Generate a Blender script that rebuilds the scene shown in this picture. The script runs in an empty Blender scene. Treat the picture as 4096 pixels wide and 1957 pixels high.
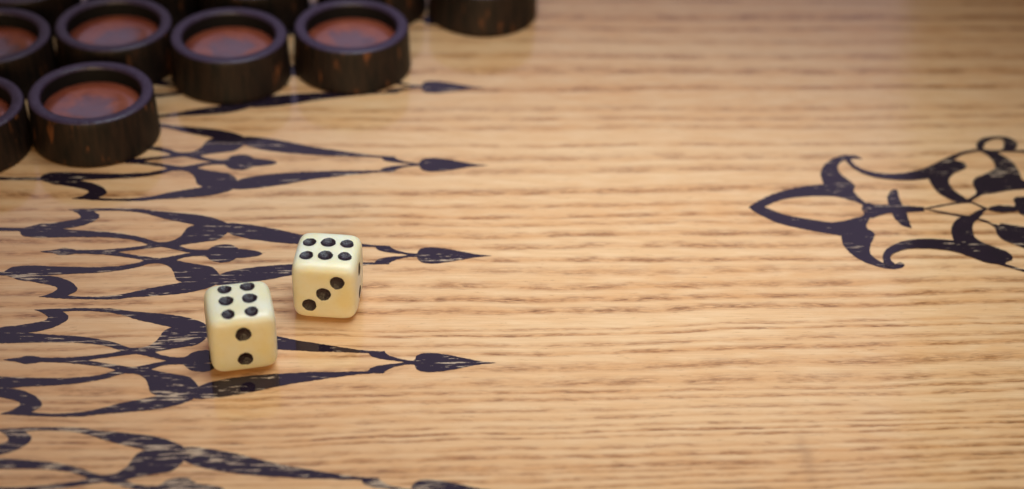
import bpy, bmesh, math, random
import numpy as np
from mathutils import Vector, Matrix

S = 0.036            # one unit below = the spacing of two painted points on the board = 36 mm
scene = bpy.context.scene

# ------------------------------------------------------------------ camera
CAM_R = (0.998791, -0.032903, 0.036536)
CAM_U = (-0.010086, 0.590178, 0.80721)
CAM_W = (0.048122, 0.806602, -0.589133)
CAM_C = (0.0, 0.0, 5.758906)
CAM_F = 55.9561
FOCUS = 9.14475

cam = bpy.data.cameras.new('camera')
cam_o = bpy.data.objects.new('camera', cam)
scene.collection.objects.link(cam_o)
cam.sensor_fit = 'HORIZONTAL'
cam.sensor_width = 36
cam.lens = CAM_F
m = Matrix.Identity(4)
for i in range(3):
    m[i][0], m[i][1], m[i][2], m[i][3] = CAM_R[i], CAM_U[i], -CAM_W[i], CAM_C[i] * S
cam_o.matrix_world = m
cam.clip_start = 0.01
cam.clip_end = 50
cam.dof.use_dof = True
cam.dof.focus_distance = FOCUS * S
cam.dof.aperture_fstop = 8.8
scene.camera = cam_o

# ------------------------------------------------------------------ light: a soft lamp panel overhead, a cooler window behind, a dim warm room, an added warm fill in front
world = bpy.data.worlds.new('World')
scene.world = world
world.use_nodes = True
world.node_tree.nodes['Background'].inputs['Color'].default_value = (0.42, 0.32, 0.23, 1)
world.node_tree.nodes['Background'].inputs['Strength'].default_value = 0.25

def area(name, loc, target, sx, sy, radiance, color, spread=180):
    l = bpy.data.lights.new(name, 'AREA')
    l.shape = 'RECTANGLE'; l.size = sx; l.size_y = sy
    l.energy = radiance * math.pi * sx * sy
    l.color = color
    l.spread = math.radians(spread)
    o = bpy.data.objects.new(name, l)
    scene.collection.objects.link(o)
    o.location = loc
    o.rotation_euler = (Vector(target) - Vector(loc)).to_track_quat('-Z', 'Y').to_euler()
    return o
CX, CY = 0.030, 0.275
area('overhead_lamp', (CX + 0.016, CY + 0.022, 0.23), (CX + 0.014, CY - 0.002, 0), 0.19, 0.13, 2.24, (0.79, 0.92, 1.0), 77)
area('warm_front_fill', (CX - 0.06, -0.36, 0.19), (CX - 0.055, CY, 0.005), 0.50, 0.24, 0.68, (1.0, 0.72, 0.36), 50)  # added unseen fill behind the camera, lifts the dice fronts
area('window_light', (CX - 0.02, CY + 1.05, 0.72), (CX, CY, 0), 0.95, 0.62, 0.50, (0.72, 0.60, 1.0))

scene.view_settings.view_transform = 'Standard'
scene.view_settings.look = 'None'
scene.view_settings.exposure = 0.0
scene.view_settings.gamma = 1.0
scene.render.engine = 'CYCLES'
scene.cycles.use_denoising = True
scene.cycles.max_bounces = 8

# ------------------------------------------------------------------ node helpers
class NT:
    def __init__(s, name):
        s.m = bpy.data.materials.new(name); s.m.use_nodes = True
        s.t = s.m.node_tree; s.n = s.t.nodes; s.b = s.n['Principled BSDF']
        s.out = s.n['Material Output']
    def link(s, a, b): s.t.links.new(a, b)
    def new(s, k, **kw):
        n = s.n.new(k)
        for a, v in kw.items(): setattr(n, a, v)
        return n
    def val(s, sock, v):
        if isinstance(v, bpy.types.NodeSocket): s.link(v, sock)
        else: sock.default_value = v
    def math(s, op, a, b=0.0, c=None, clamp=False):
        n = s.new('ShaderNodeMath', operation=op, use_clamp=clamp)
        s.val(n.inputs[0], a); s.val(n.inputs[1], b)
        if c is not None: s.val(n.inputs[2], c)
        return n.outputs[0]
    def mix(s, f, a, b, mode='MIX'):
        n = s.new('ShaderNodeMix', data_type='RGBA', blend_type=mode)
        s.val(n.inputs[0], f)
        for i, v in ((6, a), (7, b)):
            if isinstance(v, tuple) and len(v) == 3: v = (*v, 1)
            s.val(n.inputs[i], v)
        return n.outputs[2]
    def noise(s, vec, scale=1, detail=2, rough=.5, dist=0, w=None):
        n = s.new('ShaderNodeTexNoise', noise_dimensions='4D' if w is not None else '3D')
        s.link(vec, n.inputs['Vector'])
        n.inputs['Scale'].default_value = scale; n.inputs['Detail'].default_value = detail
        n.inputs['Roughness'].default_value = rough; n.inputs['Distortion'].default_value = dist
        if w is not None: s.val(n.inputs['W'], w)
        return n.outputs['Fac']
    def ramp(s, f, stops, interp='LINEAR'):
        n = s.new('ShaderNodeValToRGB'); n.color_ramp.interpolation = interp
        e = n.color_ramp.elements
        while len(e) < len(stops): e.new(0.5)
        for i, (pz, c) in enumerate(stops):
            e[i].position = pz
            e[i].color = (c, c, c, 1) if not isinstance(c, tuple) else (*c, 1)
        s.val(n.inputs[0], f)
        return n.outputs[0]
    def xyz(s, v):
        n = s.new('ShaderNodeSeparateXYZ'); s.link(v, n.inputs[0]); return n.outputs
    def vec(s, x, y, z=0.0):
        n = s.new('ShaderNodeCombineXYZ')
        for i, v in enumerate((x, y, z)): s.val(n.inputs[i], v)
        return n.outputs[0]
    def bump(s, h, strength, dist, normal=None):
        n = s.new('ShaderNodeBump'); s.link(h, n.inputs['Height'])
        n.inputs['Strength'].default_value = strength; n.inputs['Distance'].default_value = dist
        if normal is not None: s.link(normal, n.inputs['Normal'])
        return n.outputs[0]

def board_xy(t):
    """position on the board in point spacings"""
    g = t.new('ShaderNodeNewGeometry')
    sc = t.new('ShaderNodeVectorMath', operation='SCALE'); t.link(g.outputs['Position'], sc.inputs[0])
    sc.inputs['Scale'].default_value = 1 / S
    return sc.outputs[0]

# (y of a dark growth band, half width, strength)
BANDS = [11.054, 10.806, 10.62, 10.43, 10.2, 9.98, 9.734, 9.456, 9.33, 9.214, 8.99, 8.84, 8.693, 8.451, 8.289, 8.166, 8.075,
         7.954, 7.835, 7.70, 7.592, 7.444, 7.33, 7.229, 7.067, 7.014, 6.92, 6.843, 6.708, 6.575, 6.50, 6.441, 6.356, 6.292,
         6.228, 6.181, 6.138, 6.062, 6.001, 5.926, 5.887, 5.837, 5.779, 5.729, 5.65, 5.58]
y = 5.5
rnd = random.Random(5)
lo = []
while y > 2.2:
    lo.append(y); y -= rnd.uniform(.05, .14)
hi = []
y = 11.2
while y < 14.5:
    hi.append(y); y += rnd.uniform(.12, .26)
BANDS = hi[::-1] + BANDS + lo

def make_wood():
    t = NT('oiled_oak')
    P = board_xy(t); x, y, z = t.xyz(P)
    # grain runs almost along x, slightly turned, gently wavy
    yr = t.math('SUBTRACT', y, t.math('MULTIPLY', x, 0.035))
    w1 = t.noise(t.vec(t.math('MULTIPLY', x, .45), t.math('MULTIPLY', y, 1.1)), 1, 2, .5)
    w2 = t.noise(t.vec(t.math('MULTIPLY', x, 2.2), t.math('MULTIPLY', y, 6)), 1, 3, .6)
    yw = t.math('ADD', yr, t.math('MULTIPLY', t.math('SUBTRACT', w1, .5), .16))
    yw = t.math('ADD', yw, t.math('MULTIPLY', t.math('SUBTRACT', w2, .5), .034))
    mask = None
    bs = sorted(BANDS)
    r2 = random.Random(11)
    for i in range(0, len(bs), 10):
        ch = bs[i:i + 10]
        a = ch[0] - .2; b = ch[-1] + .2
        stops = []
        for j, c in enumerate(ch):
            gap = min(c - (ch[j - 1] if j else c - .2), (ch[j + 1] if j + 1 < len(ch) else c + .2) - c)
            hw = min(r2.uniform(.04, .095), gap * .48)
            k = r2.uniform(.5, 1)
            stops += [(c - hw * .75, 0.0), (c - hw * .1, k), (c + hw, 0.0)]
        # enforce order
        fixed = []
        last = -1
        for q, k in stops:
            q = (q - a) / (b - a)
            q = max(q, last + 1e-4); last = q
            fixed.append((q, k))
        f = t.new('ShaderNodeMapRange'); t.link(yw, f.inputs['Value'])
        f.inputs['From Min'].default_value = a; f.inputs['From Max'].default_value = b
        rr = t.ramp(f.outputs[0], fixed, 'LINEAR')
        mask = rr if mask is None else t.math('MAXIMUM', mask, rr)
    # long streaks of pores inside the bands
    p1 = t.noise(t.vec(t.math('MULTIPLY', x, 9), t.math('MULTIPLY', yw, 58)), 1, 4, .66)
    p2 = t.noise(t.vec(t.math('MULTIPLY', x, 3.6), t.math('MULTIPLY', yw, 9), 3.0), 1, 3, .6)
    p3 = t.noise(t.vec(t.math('MULTIPLY', x, 13), t.math('MULTIPLY', yw, 120), 7.0), 1, 2, .6)
    gate = t.math('MULTIPLY', mask, t.ramp(p2, [(.40, .08), (.58, 1.0)]))
    pore = t.math('MULTIPLY', t.ramp(p1, [(.38, 0.0), (.53, 1.0)]), gate)
    dark = t.math('MULTIPLY', t.ramp(p3, [(.47, 0.0), (.61, 1.0)]), t.math('POWER', gate, 1.3))
    lone = t.ramp(p1, [(.60, 0.0), (.70, 1.0)])
    # fibre and slow tone changes
    fib = t.noise(t.vec(t.math('MULTIPLY', x, 3.0), t.math('MULTIPLY', y, 120), 1.0), 1, 4, .6)
    slow = t.noise(t.vec(t.math('MULTIPLY', x, .35), t.math('MULTIPLY', yw, 2.4), 5.0), 1, 3, .55)
    fleck = t.noise(t.vec(t.math('MULTIPLY', x, 3.5), t.math('MULTIPLY', y, 14), 9.0), 1, 3, .6)
    base = t.mix(t.ramp(slow, [(.30, 0.0), (.70, 1.0)]), WOOD_A, WOOD_B)
    base = t.mix(t.math('MULTIPLY', t.ramp(fleck, [(.40, 0.0), (.66, 1.0)]), .45), base, WOOD_C)
    base = t.mix(t.math('MULTIPLY', t.ramp(fib, [(.35, 1.0), (.60, 0.0)]), .27), base, (.46, .20, .07))
    base = t.mix(t.math('MULTIPLY', mask, .58), base, (.62, .28, .095))
    base = t.mix(t.math('MULTIPLY', pore, .85), base, (.32, .125, .040))
    base = t.mix(t.math('MULTIPLY', dark, .80), base, (.12, .052, .026))
    base = t.mix(t.math('MULTIPLY', lone, .5), base, (.36, .17, .06))
    # a rubbed scratch across the grain near the front edge
    dx = t.math('ADD', t.math('SUBTRACT', x, SCR[0]), t.math('MULTIPLY', t.math('SUBTRACT', w2, .5), .10))
    sx = t.math('POWER', t.math('MULTIPLY', dx, 26), 2.0)
    sy = t.math('POWER', t.math('MULTIPLY', t.math('SUBTRACT', y, SCR[1]), 6.0), 2.0)
    sc = t.math('MULTIPLY', t.math('EXPONENT', t.math('MULTIPLY', t.math('ADD', sx, sy), -1)), .28)
    base = t.mix(sc, base, (.19, .10, .06))
    t.link(base, t.b.inputs['Base Color'])
    t.b.inputs['Roughness'].default_value = .55
    t.b.inputs['Specular IOR Level'].default_value = 0
    t.b.inputs['Coat Weight'].default_value = 1.0
    t.b.inputs['Coat Roughness'].default_value = .10
    t.b.inputs['Coat IOR'].default_value = 1.5
    h = t.math('SUBTRACT', t.math('MULTIPLY', fib, .4), t.math('ADD', pore, dark))
    t.link(t.bump(h, .35, .00006), t.b.inputs['Normal'])
    hc = t.noise(t.vec(t.math('MULTIPLY', x, 9), t.math('MULTIPLY', y, 30)), 1, 3, .6)
    t.link(t.bump(hc, .12, .00008), t.b.inputs['Coat Normal'])
    return t.m

WOOD_A = (.81, .51, .27)
WOOD_B = (.75, .41, .185)
WOOD_C = (.87, .60, .355)
SCR = (1.95, 6.02)

def make_paint():
    t = NT('worn_dark_paint')
    P = board_xy(t); x, y, z = t.xyz(P)
    at = t.new('ShaderNodeAttribute', attribute_type='OBJECT', attribute_name='wear')
    wear = at.outputs['Fac']
    yr = t.math('SUBTRACT', y, t.math('MULTIPLY', x, 0.035))
    reg = t.noise(t.vec(t.math('MULTIPLY', x, .9), t.math('MULTIPLY', yr, 8.5), 2.0), 1, 2, .5)
    fine = t.noise(t.vec(t.math('MULTIPLY', x, 6), t.math('MULTIPLY', yr, 60), 4.0), 1, 4, .62)
    dots = t.noise(t.vec(t.math('MULTIPLY', x, 22), t.math('MULTIPLY', yr, 40), 8.0), 1, 2, .5)
    a = t.math('MULTIPLY', t.ramp(reg, [(.42, 0.0), (.70, 1.0)]), 1.0)
    v = t.math('ADD', fine, t.math('MULTIPLY', a, .13))
    v = t.math('ADD', v, t.math('MULTIPLY', wear, .16))
    chip = t.ramp(v, [(.705, 0.0), (.725, 1.0)])
    spot = t.ramp(dots, [(.80, 0.0), (.82, 1.0)])
    chip = t.math('MAXIMUM', chip, spot)
    tone = t.noise(P, 9, 3, .6)
    dark = t.mix(tone, (.012, .008, .014), (.022, .012, .022))  # dark paint, with the purple it reflects tinted into the base
    cream = t.mix(tone, (.44, .29, .17), (.60, .47, .34))
    base = t.mix(chip, dark, cream)
    t.link(base, t.b.inputs['Base Color'])
    t.b.inputs['Roughness'].default_value = .5
    t.b.inputs['Specular IOR Level'].default_value = 0
    t.b.inputs['Coat Weight'].default_value = 1.0
    t.b.inputs['Coat Roughness'].default_value = .07
    t.b.inputs['Coat IOR'].default_value = 1.5
    h = t.math('SUBTRACT', t.math('MULTIPLY', fine, .3), chip)
    t.link(t.bump(h, .4, .00005), t.b.inputs['Normal'])
    hc = t.noise(t.vec(t.math('MULTIPLY', x, 9), t.math('MULTIPLY', y, 30)), 1, 3, .6)
    t.link(t.bump(hc, .12, .00008), t.b.inputs['Coat Normal'])
    return t.m

def make_ivory():
    t = NT('aged_ivory_plastic')
    tc = t.new('ShaderNodeTexCoord')
    P = tc.outputs['Object']
    oi = t.new('ShaderNodeObjectInfo')
    n1 = t.noise(P, 160, 3, .5, 0, t.math('MULTIPLY', oi.outputs['Random'], 20))
    n2 = t.noise(P, 900, 3, .6)
    base = t.mix(t.ramp(n1, [(.35, 0.0), (.7, 1.0)]), (.84, .81, .68), (.83, .73, .44))
    base = t.mix(t.math('MULTIPLY', t.ramp(n2, [(.55, 0.0), (.75, 1.0)]), .12), base, (.55, .38, .18))
    t.link(base, t.b.inputs['Base Color'])
    t.b.subsurface_method = 'RANDOM_WALK'
    t.b.inputs['Subsurface Weight'].default_value = .35
    t.b.inputs['Subsurface Radius'].default_value = (1.0, .75, .35)
    t.b.inputs['Subsurface Scale'].default_value = .0016
    t.b.inputs['Roughness'].default_value = .38
    t.b.inputs['IOR'].default_value = 1.5
    t.link(t.bump(t.noise(P, 420, 3, .5), .25, .00012), t.b.inputs['Normal'])
    return t.m

def make_pip():
    t = NT('dark_pip_lacquer')
    tc = t.new('ShaderNodeTexCoord'); P = tc.outputs['Object']
    n = t.noise(P, 1500, 4, .6)
    t.link(t.mix(n, (.008, .006, .010), (.035, .016, .024)), t.b.inputs['Base Color'])
    t.b.inputs['Roughness'].default_value = .22
    t.b.inputs['IOR'].default_value = 1.5
    t.link(t.bump(t.noise(P, 1900, 3, .6), .9, .0003), t.b.inputs['Normal'])
    return t.m

def make_checker_wood():
    t = NT('dark_palm_wood')
    tc = t.new('ShaderNodeTexCoord'); P = tc.outputs['Object']
    oi = t.new('ShaderNodeObjectInfo')
    W = t.math('MULTIPLY', oi.outputs['Random'], 37)
    x, y, z = t.xyz(P)
    v = t.vec(t.math('MULTIPLY', x, 900), t.math('MULTIPLY', y, 900), t.math('MULTIPLY', z, 110))
    s1 = t.noise(v, .9, 3, .6, 0, W)
    v2 = t.vec(t.math('MULTIPLY', x, 420), t.math('MULTIPLY', y, 420), t.math('MULTIPLY', z, 130))
    s2 = t.noise(v2, 1, 2, .5, 0, W)
    base = t.mix(t.ramp(s1, [(.35, 0.0), (.62, 1.0)]), (.003, .002, .002), (.023, .011, .007))
    base = t.mix(t.ramp(s2, [(.62, 0.0), (.71, 1.0)]), base, (.13, .046, .017))
    t.link(base, t.b.inputs['Base Color'])
    t.b.inputs['Roughness'].default_value = .55
    t.b.inputs['Specular IOR Level'].default_value = .3
    t.b.inputs['Coat Weight'].default_value = .03
    t.b.inputs['Coat Roughness'].default_value = .3
    t.link(t.bump(s1, .3, .0002), t.b.inputs['Normal'])
    return t.m

def make_dark():
    t = NT('near_black_wall')
    tc = t.new('ShaderNodeTexCoord')
    n = t.noise(tc.outputs['Object'], 900, 3, .6)
    t.link(t.mix(n, (.003, .003, .003), (.010, .008, .009)), t.b.inputs['Base Color'])  # near-black colour for the wall of the recess
    t.b.inputs['Roughness'].default_value = .7
    t.b.inputs['Specular IOR Level'].default_value = .2
    return t.m

def make_rim():
    t = NT('reflection_tinted_rim')
    tc = t.new('ShaderNodeTexCoord'); P = tc.outputs['Object']
    oi = t.new('ShaderNodeObjectInfo')
    n = t.noise(P, 260, 3, .6, 0, t.math('MULTIPLY', oi.outputs['Random'], 13))
    t.link(t.mix(n, (.026, .014, .038), (.055, .032, .075)), t.b.inputs['Base Color'])  # purple of the reflected light is put into the rim's base colour
    t.b.inputs['Roughness'].default_value = .42
    t.b.inputs['Coat Weight'].default_value = .22
    t.b.inputs['Coat Roughness'].default_value = .28
    t.link(t.bump(t.noise(P, 500, 3, .6), .7, .0006), t.b.inputs['Normal'])
    return t.m

def make_inlay():
    t = NT('red_inlay_lacquer')
    tc = t.new('ShaderNodeTexCoord'); P = tc.outputs['Object']
    oi = t.new('ShaderNodeObjectInfo')
    n = t.noise(P, 220, 4, .6, .6, t.math('MULTIPLY', oi.outputs['Random'], 29))
    base = t.mix(t.ramp(n, [(.3, 0.0), (.7, 1.0)]), (.26, .052, .027), (.39, .098, .046))
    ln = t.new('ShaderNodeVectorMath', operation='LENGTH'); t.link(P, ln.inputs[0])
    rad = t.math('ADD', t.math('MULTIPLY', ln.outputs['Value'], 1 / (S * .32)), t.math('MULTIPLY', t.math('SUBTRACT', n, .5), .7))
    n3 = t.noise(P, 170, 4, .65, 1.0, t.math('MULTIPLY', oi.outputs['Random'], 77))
    base = t.mix(t.math('MULTIPLY', t.ramp(rad, [(.74, 1.0), (.86, 0.0)]), t.ramp(n3, [(.30, .45), (.60, .95)])), base, t.mix(n3, (.075, .045, .070), (.20, .105, .125)))  # blotched purplish centre: the sky's reflection painted into the lacquer colour
    n2 = t.noise(P, 130, 3, .5, .8, t.math('MULTIPLY', oi.outputs['Random'], 51))
    base = t.mix(t.math('MULTIPLY', t.ramp(n2, [(.58, 0.0), (.70, 1.0)]), .55), base, (.10, .035, .045))
    t.link(base, t.b.inputs['Base Color'])
    t.b.inputs['Roughness'].default_value = .35
    t.b.inputs['Coat Weight'].default_value = 1.0
    t.b.inputs['Coat Roughness'].default_value = .2
    t.b.inputs['Coat IOR'].default_value = 1.5
    t.link(t.bump(n, .5, .0004), t.b.inputs['Normal'])
    t.link(t.bump(n, .35, .0004), t.b.inputs['Coat Normal'])
    return t.m

M_WOOD = make_wood(); M_PAINT = make_paint(); M_IVORY = make_ivory(); M_PIP = make_pip()
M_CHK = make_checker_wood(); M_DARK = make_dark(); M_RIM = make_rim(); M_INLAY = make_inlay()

def link(o, parent=None):
    scene.collection.objects.link(o)
    if parent: o.parent = parent
    return o
def tag(o, label, cat=None, group=None):
    o['label'] = label
    if cat: o['category'] = cat
    if group: o['group'] = group
    return o

# ------------------------------------------------------------------ the board
X0, X1, Y0, Y1, TH = -6.5, 14.0, 2.4, 14.3, .33
bm = bmesh.new()
bmesh.ops.create_cube(bm, size=1)
for v in bm.verts:
    v.co = Vector(((X0 + (v.co.x + .5) * (X1 - X0)) * S, (Y0 + (v.co.y + .5) * (Y1 - Y0)) * S, (v.co.z - .5) * TH * S))
bmesh.ops.bevel(bm, geom=bm.edges[:], offset=.03 * S, segments=2, affect='EDGES')
me = bpy.data.meshes.new('game_board'); bm.to_mesh(me); bm.free()
me.materials.append(M_WOOD)
board = link(bpy.data.objects.new('game_board', me))
tag(board, 'light varnished oak board with dark painted ornaments under the dice and checkers', 'game board')

ORN = {
 'outline': [(0.7789,0.0036,1),(0.6836,-0.0148,0),(0.593,-0.0419,0),(0.5031,-0.0683,0),(0.4582,-0.0776,0),(0.4135,-0.0828,0),(0.3687,-0.0785,0),(0.3462,-0.0677,0),(0.3315,-0.0493,0),(0.3245,-0.0287,0),(0.322,-0.017,1),(0.287,-0.0187,0),(0.2557,-0.0259,0),(0.2156,-0.0401,0),(0.1848,-0.0576,0),(0.1652,-0.0749,0),(0.1546,-0.0942,1),(0.1012,-0.096,0),(0.0568,-0.0999,0),(0.0126,-0.105,0),(-0.0314,-0.1143,0),(-0.0973,-0.1285,0),(-0.1628,-0.1426,0),(-0.2299,-0.16,0),(-0.295,-0.174,0),(-0.3596,-0.1913,0),(-0.445,-0.2188,0),(-0.5296,-0.2493,0),(-0.5931,-0.2683,0),(-0.6563,-0.2865,0),(-0.7198,-0.3001,0),(-0.7835,-0.3105,0),(-0.8263,-0.3141,0),(-0.8526,-0.311,1),(-0.8917,-0.3403,0),(-0.9571,-0.3731,0),(-1.0341,-0.3961,0),(-1.1121,-0.4103,0),(-1.2164,-0.4246,0),(-1.3203,-0.4381,0),(-1.4205,-0.4569,0),(-1.5594,-0.4588,0),(-1.6524,-0.457,0),(-1.7462,-0.4507,0),(-1.817,-0.4441,0),(-1.8547,-0.4408,1),(-1.8165,-0.4235,0),(-1.784,-0.4001,0),(-1.7653,-0.3768,0),(-1.7613,-0.3613,0),(-1.769,-0.346,0),(-1.7923,-0.3347,0),(-1.8373,-0.3199,0),(-1.877,-0.3088,0),(-1.9269,-0.294,0),(-1.9898,-0.2847,0),(-2.0317,-0.2642,0),(-2.0687,-0.2452,0),(-2.0889,-0.2392,1),(-2.8172,-0.247,1),(-2.827,-0.2126,1),(-2.1009,-0.2062,1),(-2.0902,-0.1902,0),(-2.0805,-0.1702,0),(-2.0603,-0.1539,0),(-2.0195,-0.1453,0),(-1.9731,-0.1406,0),(-1.9016,-0.1419,0),(-1.8294,-0.1463,0),(-1.7576,-0.1492,0),(-1.6623,-0.1501,0),(-1.567,-0.1502,0),(-1.4969,-0.1427,0),(-1.4268,-0.1336,0),(-1.3724,-0.115,0),(-1.3364,-0.0999,0),(-1.3032,-0.0816,1),(-1.3417,-0.066,0),(-1.3916,-0.0546,0),(-1.4662,-0.0395,0),(-1.5402,-0.0285,0),(-1.6137,-0.0215,0),(-1.6864,-0.0186,0),(-1.7247,-0.0192,1),(-1.7428,-0.0253,0),(-1.7703,-0.0322,0),(-1.8083,-0.0345,0),(-1.8341,-0.0251,0),(-1.8603,-0.0141,1),(-1.8996,-0.0098,0),(-1.9329,0.0003,1)],
 'eye': [(0.2664,-0.0002,1),(0.2328,-0.0089,0),(0.1657,-0.0199,0),(0.1212,-0.0307,0),(0.0904,-0.0448,0),(0.0753,-0.0607,0),(0.0684,-0.0772,1),(-0.0109,-0.08,0),(-0.0775,-0.0841,0),(-0.1441,-0.0861,0),(-0.2348,-0.0869,0),(-0.301,-0.093,0),(-0.4112,-0.1009,0),(-0.4987,-0.1119,0),(-0.564,-0.1213,0),(-0.6289,-0.1334,0),(-0.6934,-0.1474,0),(-0.7357,-0.1612,0),(-0.778,-0.175,0),(-0.807,-0.1886,0),(-0.8311,-0.2055,0),(-0.841,-0.2136,1),(-0.8603,-0.1793,0),(-0.8803,-0.1515,0),(-0.9066,-0.1319,0),(-0.9512,-0.1205,0),(-0.9959,-0.1091,0),(-1.0407,-0.0977,0),(-1.0757,-0.0877,0),(-1.101,-0.0784,0),(-1.1139,-0.0721,1),(-1.0938,-0.0604,0),(-1.0668,-0.0452,0),(-1.0248,-0.0339,0),(-0.9769,-0.0299,0),(-0.9475,-0.0327,0),(-0.9304,-0.0463,1),(-0.9169,-0.0657,0),(-0.8933,-0.0815,0),(-0.8635,-0.0892,0),(-0.8246,-0.0918,0),(-0.7966,-0.0832,0),(-0.7746,-0.0634,0),(-0.757,-0.0468,1),(-0.7283,-0.0438,0),(-0.6948,-0.0392,0),(-0.6568,-0.0304,0),(-0.6287,-0.0201,0),(-0.6057,-0.0057,1)],
 'diamond': [(-1.0345,-0.0013,1),(-1.07,-0.0084,0),(-1.13,-0.0299,0),(-1.1761,-0.0454,0),(-1.2039,-0.054,0),(-1.2253,-0.056,0),(-1.2575,-0.05,0),(-1.3074,-0.0385,0),(-1.3723,-0.0241,0),(-1.4273,-0.0119,0),(-1.4744,-0.0044,1)],
 'pocket': [(-1.0517,-0.2912,1),(-1.0923,-0.3051,0),(-1.1376,-0.3191,0),(-1.2052,-0.3402,0),(-1.272,-0.3644,0),(-1.3376,-0.3938,0),(-1.4041,-0.4155,0),(-1.4719,-0.4279,0),(-1.5406,-0.4342,0),(-1.6338,-0.4324,0),(-1.6908,-0.4256,1),(-1.6708,-0.4085,0),(-1.6508,-0.3906,0),(-1.6458,-0.3674,0),(-1.6524,-0.3443,0),(-1.6799,-0.3098,0),(-1.7186,-0.2792,0),(-1.7653,-0.2563,0),(-1.8057,-0.2428,0),(-1.8472,-0.2355,1),(-1.79,-0.2268,0),(-1.7204,-0.2202,0),(-1.6506,-0.2136,0),(-1.5668,-0.206,0),(-1.4884,-0.1929,0),(-1.4199,-0.1759,0),(-1.3518,-0.1549,0),(-1.2941,-0.1259,0),(-1.2627,-0.1117,0),(-1.2296,-0.1087,0),(-1.1955,-0.1122,0),(-1.1651,-0.1238,0),(-1.1432,-0.1436,0),(-1.1255,-0.1674,0),(-1.1111,-0.203,0),(-1.1015,-0.2385,0),(-1.0917,-0.2581,0),(-1.0725,-0.2774,0)],
}
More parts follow.
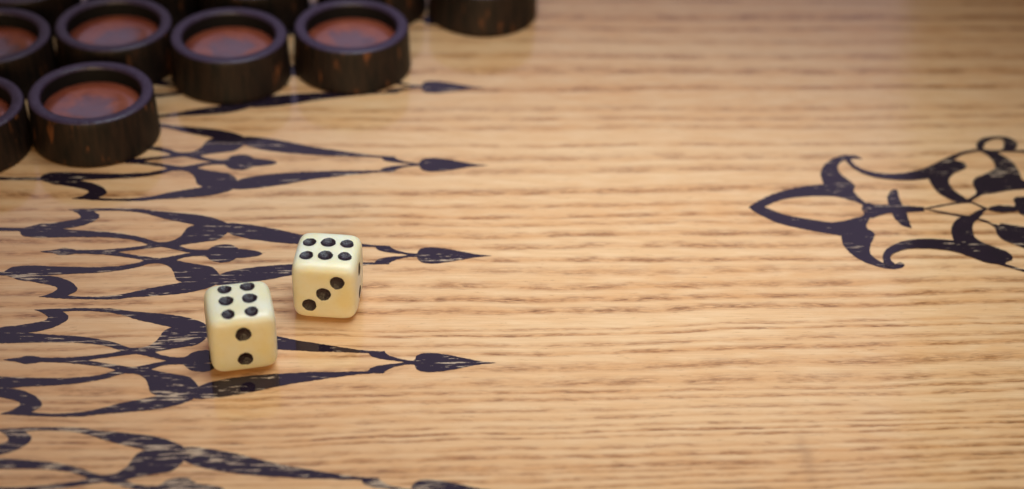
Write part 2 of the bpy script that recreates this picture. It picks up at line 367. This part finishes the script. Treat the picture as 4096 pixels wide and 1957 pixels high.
MED = {
 'lens': [[(2.0012,8.3137,1),(2.0642,8.3775,0),(2.1528,8.4469,0),(2.2391,8.4973,0),(2.3332,8.539,0),(2.4254,8.5671,0),(2.539,8.5896,1),(2.539,8.6674,0),(2.5484,8.7306,0),(2.5741,8.7947,0),(2.6224,8.8601,0),(2.677,8.9099,0),(2.7371,8.9406,0),(2.8012,8.9454,0),(2.843,8.9301,0),(2.8636,8.8915,1),(2.8278,8.9004,0),(2.7903,8.893,0),(2.7477,8.8823,0),(2.7,8.8457,0),(2.6785,8.8051,0),(2.6733,8.7571,0),(2.6843,8.702,0),(2.713,8.6477,0),(2.7386,8.6016,0),(2.7481,8.5631,1),(2.7311,8.5443,0),(2.7282,8.5013,0),(2.7414,8.4483,0),(2.7656,8.399,0),(2.7866,8.356,1),(2.7505,8.3284,0),(2.7414,8.306,1),(2.7814,8.2331,1),(2.7541,8.1859,0),(2.7366,8.1522,0),(2.7226,8.1188,0),(2.7285,8.0874,0),(2.7508,8.0621,0),(2.7583,8.0309,0),(2.74,7.9854,0),(2.71,7.9246,0),(2.6913,7.8688,0),(2.6901,7.8138,0),(2.7126,7.7665,0),(2.7495,7.7292,1),(2.7776,7.7269,1),(2.7986,7.7111,0),(2.8264,7.725,0),(2.846,7.7388,0),(2.865,7.7324,0),(2.8723,7.7109,0),(2.8571,7.6878,0),(2.8221,7.6712,0),(2.7648,7.6703,0),(2.7041,7.6908,0),(2.6461,7.7248,0),(2.5919,7.7781,0),(2.5551,7.839,0),(2.5347,7.9008,0),(2.5335,7.9565,0),(2.5402,8.0101,1),(2.445,8.0367,0),(2.35,8.0662,0),(2.2554,8.1002,0),(2.1616,8.1416,0),(2.0877,8.2054,0),(2.0364,8.2555,0)],
   [(2.1063,8.3202,1),(2.1842,8.3769,0),(2.2589,8.4114,0),(2.3489,8.4328,0),(2.4555,8.4486,0),(2.5424,8.4503,0),(2.6099,8.4411,0),(2.6726,8.4092,0),(2.7264,8.3772,0),(2.7494,8.3433,0),(2.7328,8.3058,0),(2.7395,8.269,0),(2.7208,8.229,0),(2.6648,8.2061,0),(2.6182,8.1863,0),(2.5724,8.1694,0),(2.5023,8.158,0),(2.421,8.1753,0),(2.3244,8.2025,0),(2.2359,8.23,0),(2.1667,8.2727,0)]],
 'stem': [[(2.7358,8.3237,1),(2.7877,8.3814,0),(2.8265,8.3612,0),(2.9212,8.3601,0),(3.0398,8.3505,0),(3.1454,8.3407,1),(3.1366,8.287,1),(3.0222,8.2759,0),(2.926,8.2682,0),(2.8519,8.2433,0),(2.7743,8.2008,1),(2.7609,8.2768,1)]],
 'feather': [[(3.0133,8.5348,0),(3.0085,8.4462,0),(3.0102,8.3529,0),(3.022,8.304,0),(3.0148,8.2376,0),(3.0112,8.1646,0),(3.0103,8.0968,1),(2.9574,8.1274,0),(2.9312,8.1863,0),(2.9193,8.2387,0),(2.9218,8.3021,0),(2.9215,8.3691,0),(2.9334,8.4522,0),(2.9735,8.5217,0)]],
 'lattice': [[(3.1316,8.3195,1),(3.2491,8.3576,0),(3.3241,8.3801,0),(3.4107,8.4119,1),(3.4712,8.4101,1),(3.5165,8.3689,0),(3.5669,8.3221,1),(3.5136,8.2795,0),(3.4482,8.2135,1),(3.3695,8.2237,1),(3.2917,8.2546,0),(3.2279,8.274,0)],
   [(3.1605,8.3142,1),(3.2634,8.346,0),(3.3575,8.3748,0),(3.4126,8.3864,1),(3.4651,8.3874,0),(3.4939,8.3655,0),(3.5303,8.3243,1),(3.4987,8.2881,0),(3.4559,8.2577,0),(3.4095,8.2451,1),(3.3286,8.2641,0),(3.249,8.2892,0)]],
 'upper_arm': [[(2.747,8.892,1),(2.7831,8.8799,0),(2.7854,8.8477,0),(2.8004,8.8127,0),(2.8439,8.7657,0),(2.9085,8.7354,0),(2.9938,8.7199,0),(3.0842,8.7266,0),(3.1903,8.7607,0),(3.2927,8.8142,0),(3.4028,8.8942,0),(3.4904,8.9534,0),(3.5766,9.0048,0),(3.6761,9.0353,0),(3.7581,9.034,1),(3.7507,9.0073,1),(3.668,9.0053,0),(3.5875,8.977,0),(3.5326,8.9413,0),(3.4854,8.8994,1),(3.5183,8.8871,0),(3.5454,8.8699,0),(3.5589,8.8363,0),(3.5431,8.8038,0),(3.5061,8.7725,0),(3.4527,8.7395,0),(3.4089,8.6911,0),(3.3865,8.6388,0),(3.3825,8.5889,0),(3.3973,8.5274,0),(3.4272,8.4745,0),(3.4624,8.41,1),(3.4059,8.3938,1),(3.3538,8.4108,1),(3.303,8.4674,0),(3.2738,8.5249,0),(3.2604,8.6049,0),(3.2564,8.6673,1),(3.1632,8.6481,0),(3.0654,8.646,0),(2.9707,8.6564,0),(2.8878,8.6813,0),(2.8179,8.7271,0),(2.7702,8.796,0),(2.7501,8.8501,0)]],
 'upper_leaf': [[(3.689,9.0323,0),(3.6981,9.0993,0),(3.7375,9.1592,0),(3.8024,9.1931,0),(3.8883,9.202,0),(3.9497,9.1899,0),(3.9861,9.14,0),(3.9786,9.0893,0),(3.9542,9.047,0),(3.9355,9.0299,1),(4.0078,9.0266,1),(4.3139,9.0223,1),(4.3048,8.9939,1),(4.0009,9.0033,1),(3.8795,9.0103,1),(3.8131,9.0021,1),(3.8449,8.9535,0),(3.8807,8.8889,0),(3.8952,8.8085,0),(3.8923,8.7285,0),(3.8872,8.6778,0),(3.8981,8.6576,1),(4.1864,8.6246,1),(4.1663,8.562,1),(3.8678,8.5557,1),(3.7891,8.5433,0),(3.7136,8.5263,0),(3.6456,8.5034,0),(3.5808,8.4914,0),(3.5157,8.4459,0),(3.4532,8.3917,1),(3.4318,8.4094,1),(3.4931,8.4591,0),(3.5226,8.4871,0),(3.5398,8.5181,0),(3.5368,8.572,0),(3.5427,8.6265,0),(3.5801,8.6822,0),(3.6448,8.7231,0),(3.7122,8.7723,0),(3.7484,8.8212,0),(3.7531,8.886,0),(3.7373,8.9592,0)],
   [(3.7351,9.0334,0),(3.7402,9.0752,0),(3.7816,9.135,0),(3.8423,9.1703,0),(3.8879,9.168,0),(3.8996,9.1379,0),(3.8832,9.087,0),(3.8604,9.0397,0),(3.7921,9.0248,0)]],
 'lower_arm': [[(2.7441,7.7237,1),(2.7559,7.7944,0),(2.7806,7.8496,0),(2.8349,7.9059,0),(2.9122,7.9519,0),(3.0023,7.9787,0),(3.0875,7.9844,0),(3.1705,7.9802,0),(3.2413,7.9716,1),(3.2526,8.0539,0),(3.2675,8.1115,0),(3.3059,8.1773,0),(3.3519,8.2219,0),(3.4182,8.2452,0),(3.4735,8.2906,0),(3.5295,8.3213,1),(3.5276,8.299,1),(3.5023,8.2542,0),(3.4698,8.2139,0),(3.4265,8.165,0),(3.4042,8.114,0),(3.3928,8.0564,0),(3.3936,7.9968,0),(3.423,7.9509,0),(3.4723,7.9167,0),(3.5277,7.8759,0),(3.5596,7.8419,0),(3.5693,7.8008,0),(3.5544,7.7664,0),(3.516,7.7481,0),(3.501,7.7248,1),(3.6052,7.6726,1),(4.0943,7.5708,1),(4.0875,7.5509,1),(3.5988,7.6511,1),(3.452,7.7268,1),(3.3903,7.742,0),(3.32,7.7872,0),(3.2499,7.8354,0),(3.19,7.8606,0),(3.1106,7.8759,0),(3.0288,7.8814,0),(2.9446,7.8772,0),(2.891,7.8611,0),(2.8334,7.8272,0),(2.8015,7.7883,0),(2.8004,7.7476,0),(2.8157,7.714,1),(2.7685,7.6864,1)]],
 'lower_leaf': [[(3.4353,8.2133,1),(3.5002,8.1999,0),(3.5413,8.1628,0),(3.5803,8.1345,1),(3.5963,8.1609,1),(3.6558,8.1446,0),(3.7391,8.123,1),(4.2322,8.1002,1),(4.1318,7.8031,1),(3.6718,7.8964,1),(3.6133,7.9401,0),(3.5598,7.9884,0),(3.5421,8.0448,0),(3.5476,8.1094,0),(3.5225,8.1566,0),(3.4786,8.1834,0)]],
 'bud': [[(3.5556,8.3219,1),(3.578,8.3402,0),(3.6128,8.3558,0),(3.6499,8.364,0),(3.6735,8.3555,0),(3.7093,8.3592,0),(3.7421,8.3524,0),(3.7562,8.3857,0),(3.7585,8.4235,0),(3.786,8.4574,0),(3.8403,8.4631,1),(3.9782,8.4689,1),(3.9053,8.2324,1),(3.7775,8.2521,1),(3.7567,8.2694,0),(3.752,8.3034,0),(3.7246,8.2924,0),(3.6612,8.2823,0),(3.6107,8.2873,0),(3.5719,8.3028,0)]],
}

def smooth(pts, sub=5, jit=0.0, seed=0):
    """Catmull-Rom through the points, broken at corners"""
    rr = random.Random(seed); n = len(pts); out = []
    for i in range(n):
        p1, p2 = pts[i], pts[(i + 1) % n]
        c1, c2 = p1[2], p2[2]
        a = Vector(p1[:2]); b = Vector(p2[:2])
        p0 = Vector(pts[i - 1][:2]) if not c1 else a - (b - a) * .5
        p3 = Vector(pts[(i + 2) % n][:2]) if not c2 else b + (b - a) * .5
        k = max(2, min(14, int((b - a).length / .012)))
        for j in range(k):
            u = j / k
            q = .5 * ((2 * a) + (b - p0) * u + (2 * p0 - 5 * a + 4 * b - p3) * u * u + (3 * a - p0 - 3 * b + p3) * u ** 3)
            if jit and not (j == 0 and c1):
                q = q + Vector((0, rr.gauss(0, jit)))
            out.append((q.x, q.y))
    return out

def filled(name, loops, z, mat):
    cu = bpy.data.curves.new(name, 'CURVE'); cu.dimensions = '2D'; cu.fill_mode = 'BOTH'
    for lp in loops:
        sp = cu.splines.new('POLY'); sp.points.add(len(lp) - 1); sp.use_cyclic_u = True
        for q, (a, b) in zip(sp.points, lp): q.co = (a * 10, b * 10, 0, 1)
    ob = bpy.data.objects.new(name, cu); scene.collection.objects.link(ob)
    dg = bpy.context.evaluated_depsgraph_get()
    me = bpy.data.meshes.new_from_object(ob.evaluated_get(dg))
    bpy.data.objects.remove(ob); bpy.data.curves.remove(cu)
    for v in me.vertices: v.co = (v.co.x / 10 * S, v.co.y / 10 * S, z * S)
    b = bmesh.new(); b.from_mesh(me)
    bmesh.ops.recalc_face_normals(b, faces=b.faces[:])
    for f in b.faces:
        if f.normal.z < 0: f.normal_flip()
    b.to_mesh(me); b.free()
    me.name = name; me.materials.clear(); me.materials.append(mat)
    return me

def mirror_closed(half):
    low = smooth_open(half)
    return low + [(a, -b) for a, b in reversed(low[1:-1])]
def smooth_open(pts):
    n = len(pts); out = []
    rr = random.Random(3)
    for i in range(n - 1):
        p1, p2 = pts[i], pts[i + 1]
        a = Vector(p1[:2]); b = Vector(p2[:2])
        p0 = Vector(pts[i - 1][:2]) if (not p1[2] and i) else a - (b - a) * .5
        p3 = Vector(pts[i + 2][:2]) if (not p2[2] and i + 2 < n) else b + (b - a) * .5
        k = max(2, min(14, int((b - a).length / .012)))
        for j in range(k):
            u = j / k
            q = .5 * ((2 * a) + (b - p0) * u + (2 * p0 - 5 * a + 4 * b - p3) * u * u + (3 * a - p0 - 3 * b + p3) * u ** 3)
            out.append((q.x, q.y))
    out.append(pts[-1][:2])
    return out

half = [tuple(q) for q in ORN['outline']]
half[0] = (half[0][0], 0.0, 1); half[-1] = (half[-1][0], 0.0, 1)
eye = list(ORN['eye']); eye[0] = (eye[0][0], 0.0, 1); eye[-1] = (eye[-1][0], 0.0, 1)
dia = list(ORN['diamond']); dia[0] = (dia[0][0], 0.0, 1); dia[-1] = (dia[-1][0], 0.0, 1)
# the root lines run on to the left as two separate strips: the outline is closed round each
loops = [mirror_closed(half), mirror_closed(eye), mirror_closed(dia)]
pk = smooth([tuple(q) for q in ORN['pocket']])
loops += [pk, [(a, -b) for a, b in pk]]
def jitter(lps, seed):
    rr = random.Random(seed); o = []
    for lp in lps:
        o.append([(a + rr.gauss(0, .0012), b + rr.gauss(0, .0011)) for a, b in lp])
    return o
OX, OY = -0.43233, 10.76367
WEAR = {0: .1, 1: .1, 2: .15, 3: .33, 4: .30, 5: .66}
ROWTXT = {0: 'dark painted point under the far checkers, farthest of the row',
          1: 'dark painted point half hidden by checkers, with only its blurred drop tip clear',
          2: 'dark painted point running out from under the nearest checker',
          3: 'dark painted point behind the two dice',
          4: 'dark painted point the nearer die stands on',
          5: 'badly flaked painted point cut by the front edge of the view'}
for n in range(6):
    me = filled('painted_point', jitter(loops, n), .0015, M_PAINT)
    o = link(bpy.data.objects.new('painted_point', me), board)
    o.location = (OX * S, (OY - n) * S, 0)
    o['wear'] = WEAR[n]
    o['label'] = ROWTXT[n]

bmm = bmesh.new()
lvl = 0
for side in (0, 1):
    for k, lps in MED.items():
        pl = []
        for q in lps:
            sp = smooth([tuple(a) for a in q])
            if side: sp = [(2 * 4.15 - a, b) for a, b in sp]
            pl.append(sp)
        me = filled('tmp', jitter(pl, 50 + lvl), .0015 + lvl * .0006, M_PAINT)
        bmm.from_mesh(me); bpy.data.meshes.remove(me); lvl += 1
me = bpy.data.meshes.new('painted_medallion'); bmm.to_mesh(me); bmm.free(); me.materials.append(M_PAINT)
o = link(bpy.data.objects.new('painted_medallion', me), board)
o['wear'] = .12
o['label'] = 'dark painted scrollwork medallion with curled leaves at the right of the board'

# ------------------------------------------------------------------ checkers
SEG = 96
R, HZ = .405, .326
def lathe(name, prof, mat, smooth_=True, closed=False):
    vs = []; fs = []
    for k in range(SEG):
        a = 2 * math.pi * k / SEG
        for r_, z_ in prof: vs.append((r_ * math.cos(a) * S, r_ * math.sin(a) * S, z_ * S))
    n = len(prof)
    for k in range(SEG):
        k2 = (k + 1) % SEG
        for j in range(n - 1):
            fs.append((k * n + j, k2 * n + j, k2 * n + j + 1, k * n + j + 1))
    me = bpy.data.meshes.new(name); me.from_pydata(vs, [], fs); me.update()
    b = bmesh.new(); b.from_mesh(me); bmesh.ops.remove_doubles(b, verts=b.verts[:], dist=1e-7)
    bmesh.ops.recalc_face_normals(b, faces=b.faces[:]); b.to_mesh(me); b.free()
    for p in me.polygons: p.use_smooth = True
    me.materials.append(mat)
    return me
RI = .322
DEP = .112
body_me = lathe('body', [(0, 0.0008), (R + .008, 0.0008), (R + .014, .004), (R + .016, .012), (R + .012, .05), (R, HZ - .05), (R - .001, HZ - .022), (R - .004, HZ - .013)], M_CHK)
rim_me = lathe('rim', [(R - .004, HZ - .013), (R - .008, HZ - .006), (R - .016, HZ - .001), (R - .026, HZ), (RI + .016, HZ - .001), (RI + .007, HZ - .004), (RI + .002, HZ - .012), (RI, HZ - .022)], M_RIM)
wall_me = lathe('inner_wall', [(RI, HZ - .022), (RI - .001, HZ - DEP - .02)], M_DARK)
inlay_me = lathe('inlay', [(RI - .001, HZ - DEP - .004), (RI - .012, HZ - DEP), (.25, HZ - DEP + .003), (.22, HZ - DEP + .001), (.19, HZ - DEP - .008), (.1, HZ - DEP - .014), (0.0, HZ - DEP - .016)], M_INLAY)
def make_checker():
    e = link(bpy.data.objects.new('checker', None)); e.empty_display_size = .005
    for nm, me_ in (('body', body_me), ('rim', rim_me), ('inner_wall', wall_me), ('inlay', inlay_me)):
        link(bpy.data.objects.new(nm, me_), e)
    return e
def copy_tree(src):
    c = src.copy(); scene.collection.objects.link(c)
    for ch in list(src.children):
        d = ch.copy(); scene.collection.objects.link(d); d.parent = c
    return c
CH = [((-2.263, 9.087), 'dark wooden checker with red recessed inlay and bluish reflection-tinted rim, nearest whole one at the left'),
      ((-1.455, 9.894), 'dark checker with red inlay in the middle of the far row, between two others'),
      ((-.609, 10.056), 'dark checker with orange-streaked side and red inlay, at the right end of the far row'),
      ((-2.274, 10.032), 'dark checker with half-shaded red inlay directly behind the nearest whole checker'),
      ((-3.080, 9.831), 'dark checker cut by the left edge of the view, upper of the two there'),
      ((-3.070, 8.910), 'dark checker cut by the left edge of the view, lower of the two there'),
      ((.340, 10.911), 'dark streaked checker standing apart at the top edge, its rim out of view'),
      ((-.505, 10.965), 'dark checker hidden behind the right end of the far row, beside the lone one'),
      ((-1.385, 10.84), 'dark checker behind the middle of the far row, only its side in view'),
      ((-2.215, 10.88), 'dark checker at the top edge behind the half-shaded one, only its side in view'),
      ((-3.07, 10.70), 'dark checker in the top left corner, just the near edge of its rim in view')]
c0 = make_checker()
rr = random.Random(4)
for i, (pos, lab) in enumerate(CH):
    c = c0 if i == 0 else copy_tree(c0)
    c.location = (pos[0] * S, pos[1] * S, .004 * S); c.rotation_euler = (0, 0, rr.uniform(0, 6.28))
    tag(c, lab, 'checker', 'dark checkers gathered in the far left corner')

# ------------------------------------------------------------------ dice
DP = 6.3
def die_point(v):
    """unit cube direction -> pillowed cube surface"""
    n = (abs(v[0]) ** DP + abs(v[1]) ** DP + abs(v[2]) ** DP) ** (1 / DP)
    return Vector(v) / n
FR = {'top': (Vector((1, 0, 0)), Vector((0, 1, 0)), Vector((0, 0, 1))),
      'front': (Vector((1, 0, 0)), Vector((0, 0, 1)), Vector((0, -1, 0))),
      'right': (Vector((0, 1, 0)), Vector((0, 0, 1)), Vector((1, 0, 0))),
      'left': (Vector((0, -1, 0)), Vector((0, 0, 1)), Vector((-1, 0, 0))),
      'back': (Vector((-1, 0, 0)), Vector((0, 0, 1)), Vector((0, 1, 0))),
      'bottom': (Vector((1, 0, 0)), Vector((0, -1, 0)), Vector((0, 0, -1)))}
PD = .085        # pip depth, in half sides
def make_die(pips, s, h, seed):
    N = 110
    rr = random.Random(seed)
    e = link(bpy.data.objects.new('die', None)); e.empty_display_size = .005
    info = []
    for face, lst in pips.items():
        U, V, W = FR[face]
        for (a, b, r_) in lst:
            c = U * a + V * b + W
            info.append((face, a, b, r_))
    vs = []; fs = []; idx = {}
    for face, (U, V, W) in FR.items():
        loc = [(a, b, r_) for f, a, b, r_ in info if f == face]
        g = {}
        for i in range(N + 1):
            for j in range(N + 1):
                a = -1 + 2 * i / N; b = -1 + 2 * j / N
                q = die_point(U * a + V * b + W)
                qa, qb = q.dot(U), q.dot(V)
                for (pa, pb, r_) in loc:
                    d = math.hypot(qa - pa, qb - pb) / r_
                    if d < 1.15:
                        k = (1 - d * d) if d < .93 else max(0, (1.15 - d) / .22) ** 2 * .135
                        q = q - W * PD * k
                g[i, j] = len(vs); vs.append(q)
        for i in range(N):
            for j in range(N):
                fs.append((g[i, j], g[i + 1, j], g[i + 1, j + 1], g[i, j + 1]))
    b = bmesh.new()
    bv = [b.verts.new((v.x * s * S, v.y * s * S, v.z * h * S)) for v in vs]
    for f in fs:
        b.faces.new([bv[i] for i in f])
    bmesh.ops.remove_doubles(b, verts=b.verts[:], dist=1e-6)
    bmesh.ops.recalc_face_normals(b, faces=b.faces[:])
    me = bpy.data.meshes.new('body'); b.to_mesh(me); b.free()
    for p in me.polygons: p.use_smooth = True
    me.materials.append(M_IVORY)
    o = link(bpy.data.objects.new('body', me), e); o.location = (0, 0, h * S)
    for face, a, b_, r_ in info:
        U, V, W = FR[face]
        vs = []; fs = []
        rings = 9; seg = 40
        ph = [rr.uniform(0, 6.28) for _ in range(6)]
        def surf(qa, qb):
            # solve for the surface height over (qa,qb)
            w = max(1e-6, 1 - abs(qa) ** DP - abs(qb) ** DP) ** (1 / DP)
            return w
        for k in range(rings + 1):
            for t_ in range(seg):
                an = 2 * math.pi * t_ / seg
                rag = 1 + .030 * math.sin(3 * an + ph[0]) + .018 * math.sin(7 * an + ph[1]) + .014 * math.sin(13 * an + ph[2]) + rr.uniform(-.012, .012)
                d = k / rings * .98
                rad = r_ * d * (1 + (rag - 1) * (k / rings) ** 2)
                qa = a + rad * math.cos(an); qb = b_ + rad * math.sin(an)
                dd = rad / r_
                kk = (1 - dd * dd) if dd < .93 else max(0, (1.15 - dd) / .22) ** 2 * .135
                q = U * qa + V * qb + W * (surf(qa, qb) - PD * kk + .006 + (.006 * rr.random() if 0 < k < rings else 0))
                vs.append((q.x * s * S, q.y * s * S, q.z * h * S))
        for k in range(rings):
            for t_ in range(seg):
                t2 = (t_ + 1) % seg
                fs.append((k * seg + t_, (k + 1) * seg + t_, (k + 1) * seg + t2, k * seg + t2))
        me = bpy.data.meshes.new('pip'); me.from_pydata(vs, [], fs); me.update()
        bb = bmesh.new(); bb.from_mesh(me); bmesh.ops.remove_doubles(bb, verts=bb.verts[:], dist=1e-8)
        bb.to_mesh(me); bb.free()
        for p in me.polygons: p.use_smooth = True
        me.materials.append(M_PIP)
        po = link(bpy.data.objects.new('pip', me), e); po.location = (0, 0, h * S)
    return e
near = make_die({'top': [(-.356, .553, .215), (.321, .567, .225), (-.366, -.015, .225), (.32, -.013, .23), (-.37, -.628, .20), (.31, -.621, .205)],
                 'front': [(.0, .465, .238), (.008, -.441, .232)],
                 'left': [(-.45, .45, .2), (0, 0, .2), (.45, -.45, .2)],
                 'back': [(a, b, .2) for a, b in ((-.45, .45), (.45, .45), (0, 0), (-.45, -.45), (.45, -.45))],
                 'right': [(a, b, .2) for a, b in ((-.45, .45), (.45, .45), (-.45, -.45), (.45, -.45))],
                 'bottom': [(0, 0, .25)]}, .1841, .1897, 1)
near.location = (-1.0632 * S, 6.8375 * S, 0.001 * S); near.rotation_euler = (0, 0, math.radians(12.0))
tag(near, 'ivory die with six on top and two in front, nearer of the pair', 'die', 'ivory dice')
far = make_die({'top': [(-.579, .273, .21), (-.004, .311, .235), (.573, .305, .21), (-.568, -.401, .215), (.004, -.356, .235), (.589, -.338, .215)],
                'front': [(.436, .474, .225), (.007, .034, .23), (-.438, -.396, .222)],
                'right': [(-.15, .42, .21), (-.15, -.42, .21)],
                'left': [(a, b, .2) for a, b in ((-.45, .45), (.45, .45), (0, 0), (-.45, -.45), (.45, -.45))],
                'back': [(a, b, .2) for a, b in ((-.45, .45), (.45, .45), (-.45, -.45), (.45, -.45))],
                'bottom': [(0, 0, .25)]}, .1864, .1936, 2)
far.location = (-.6131 * S, 7.2994 * S, 0.001 * S); far.rotation_euler = (0, 0, math.radians(-5.03))
tag(far, 'ivory die with six on top and a diagonal three in front, farther of the pair', 'die', 'ivory dice')
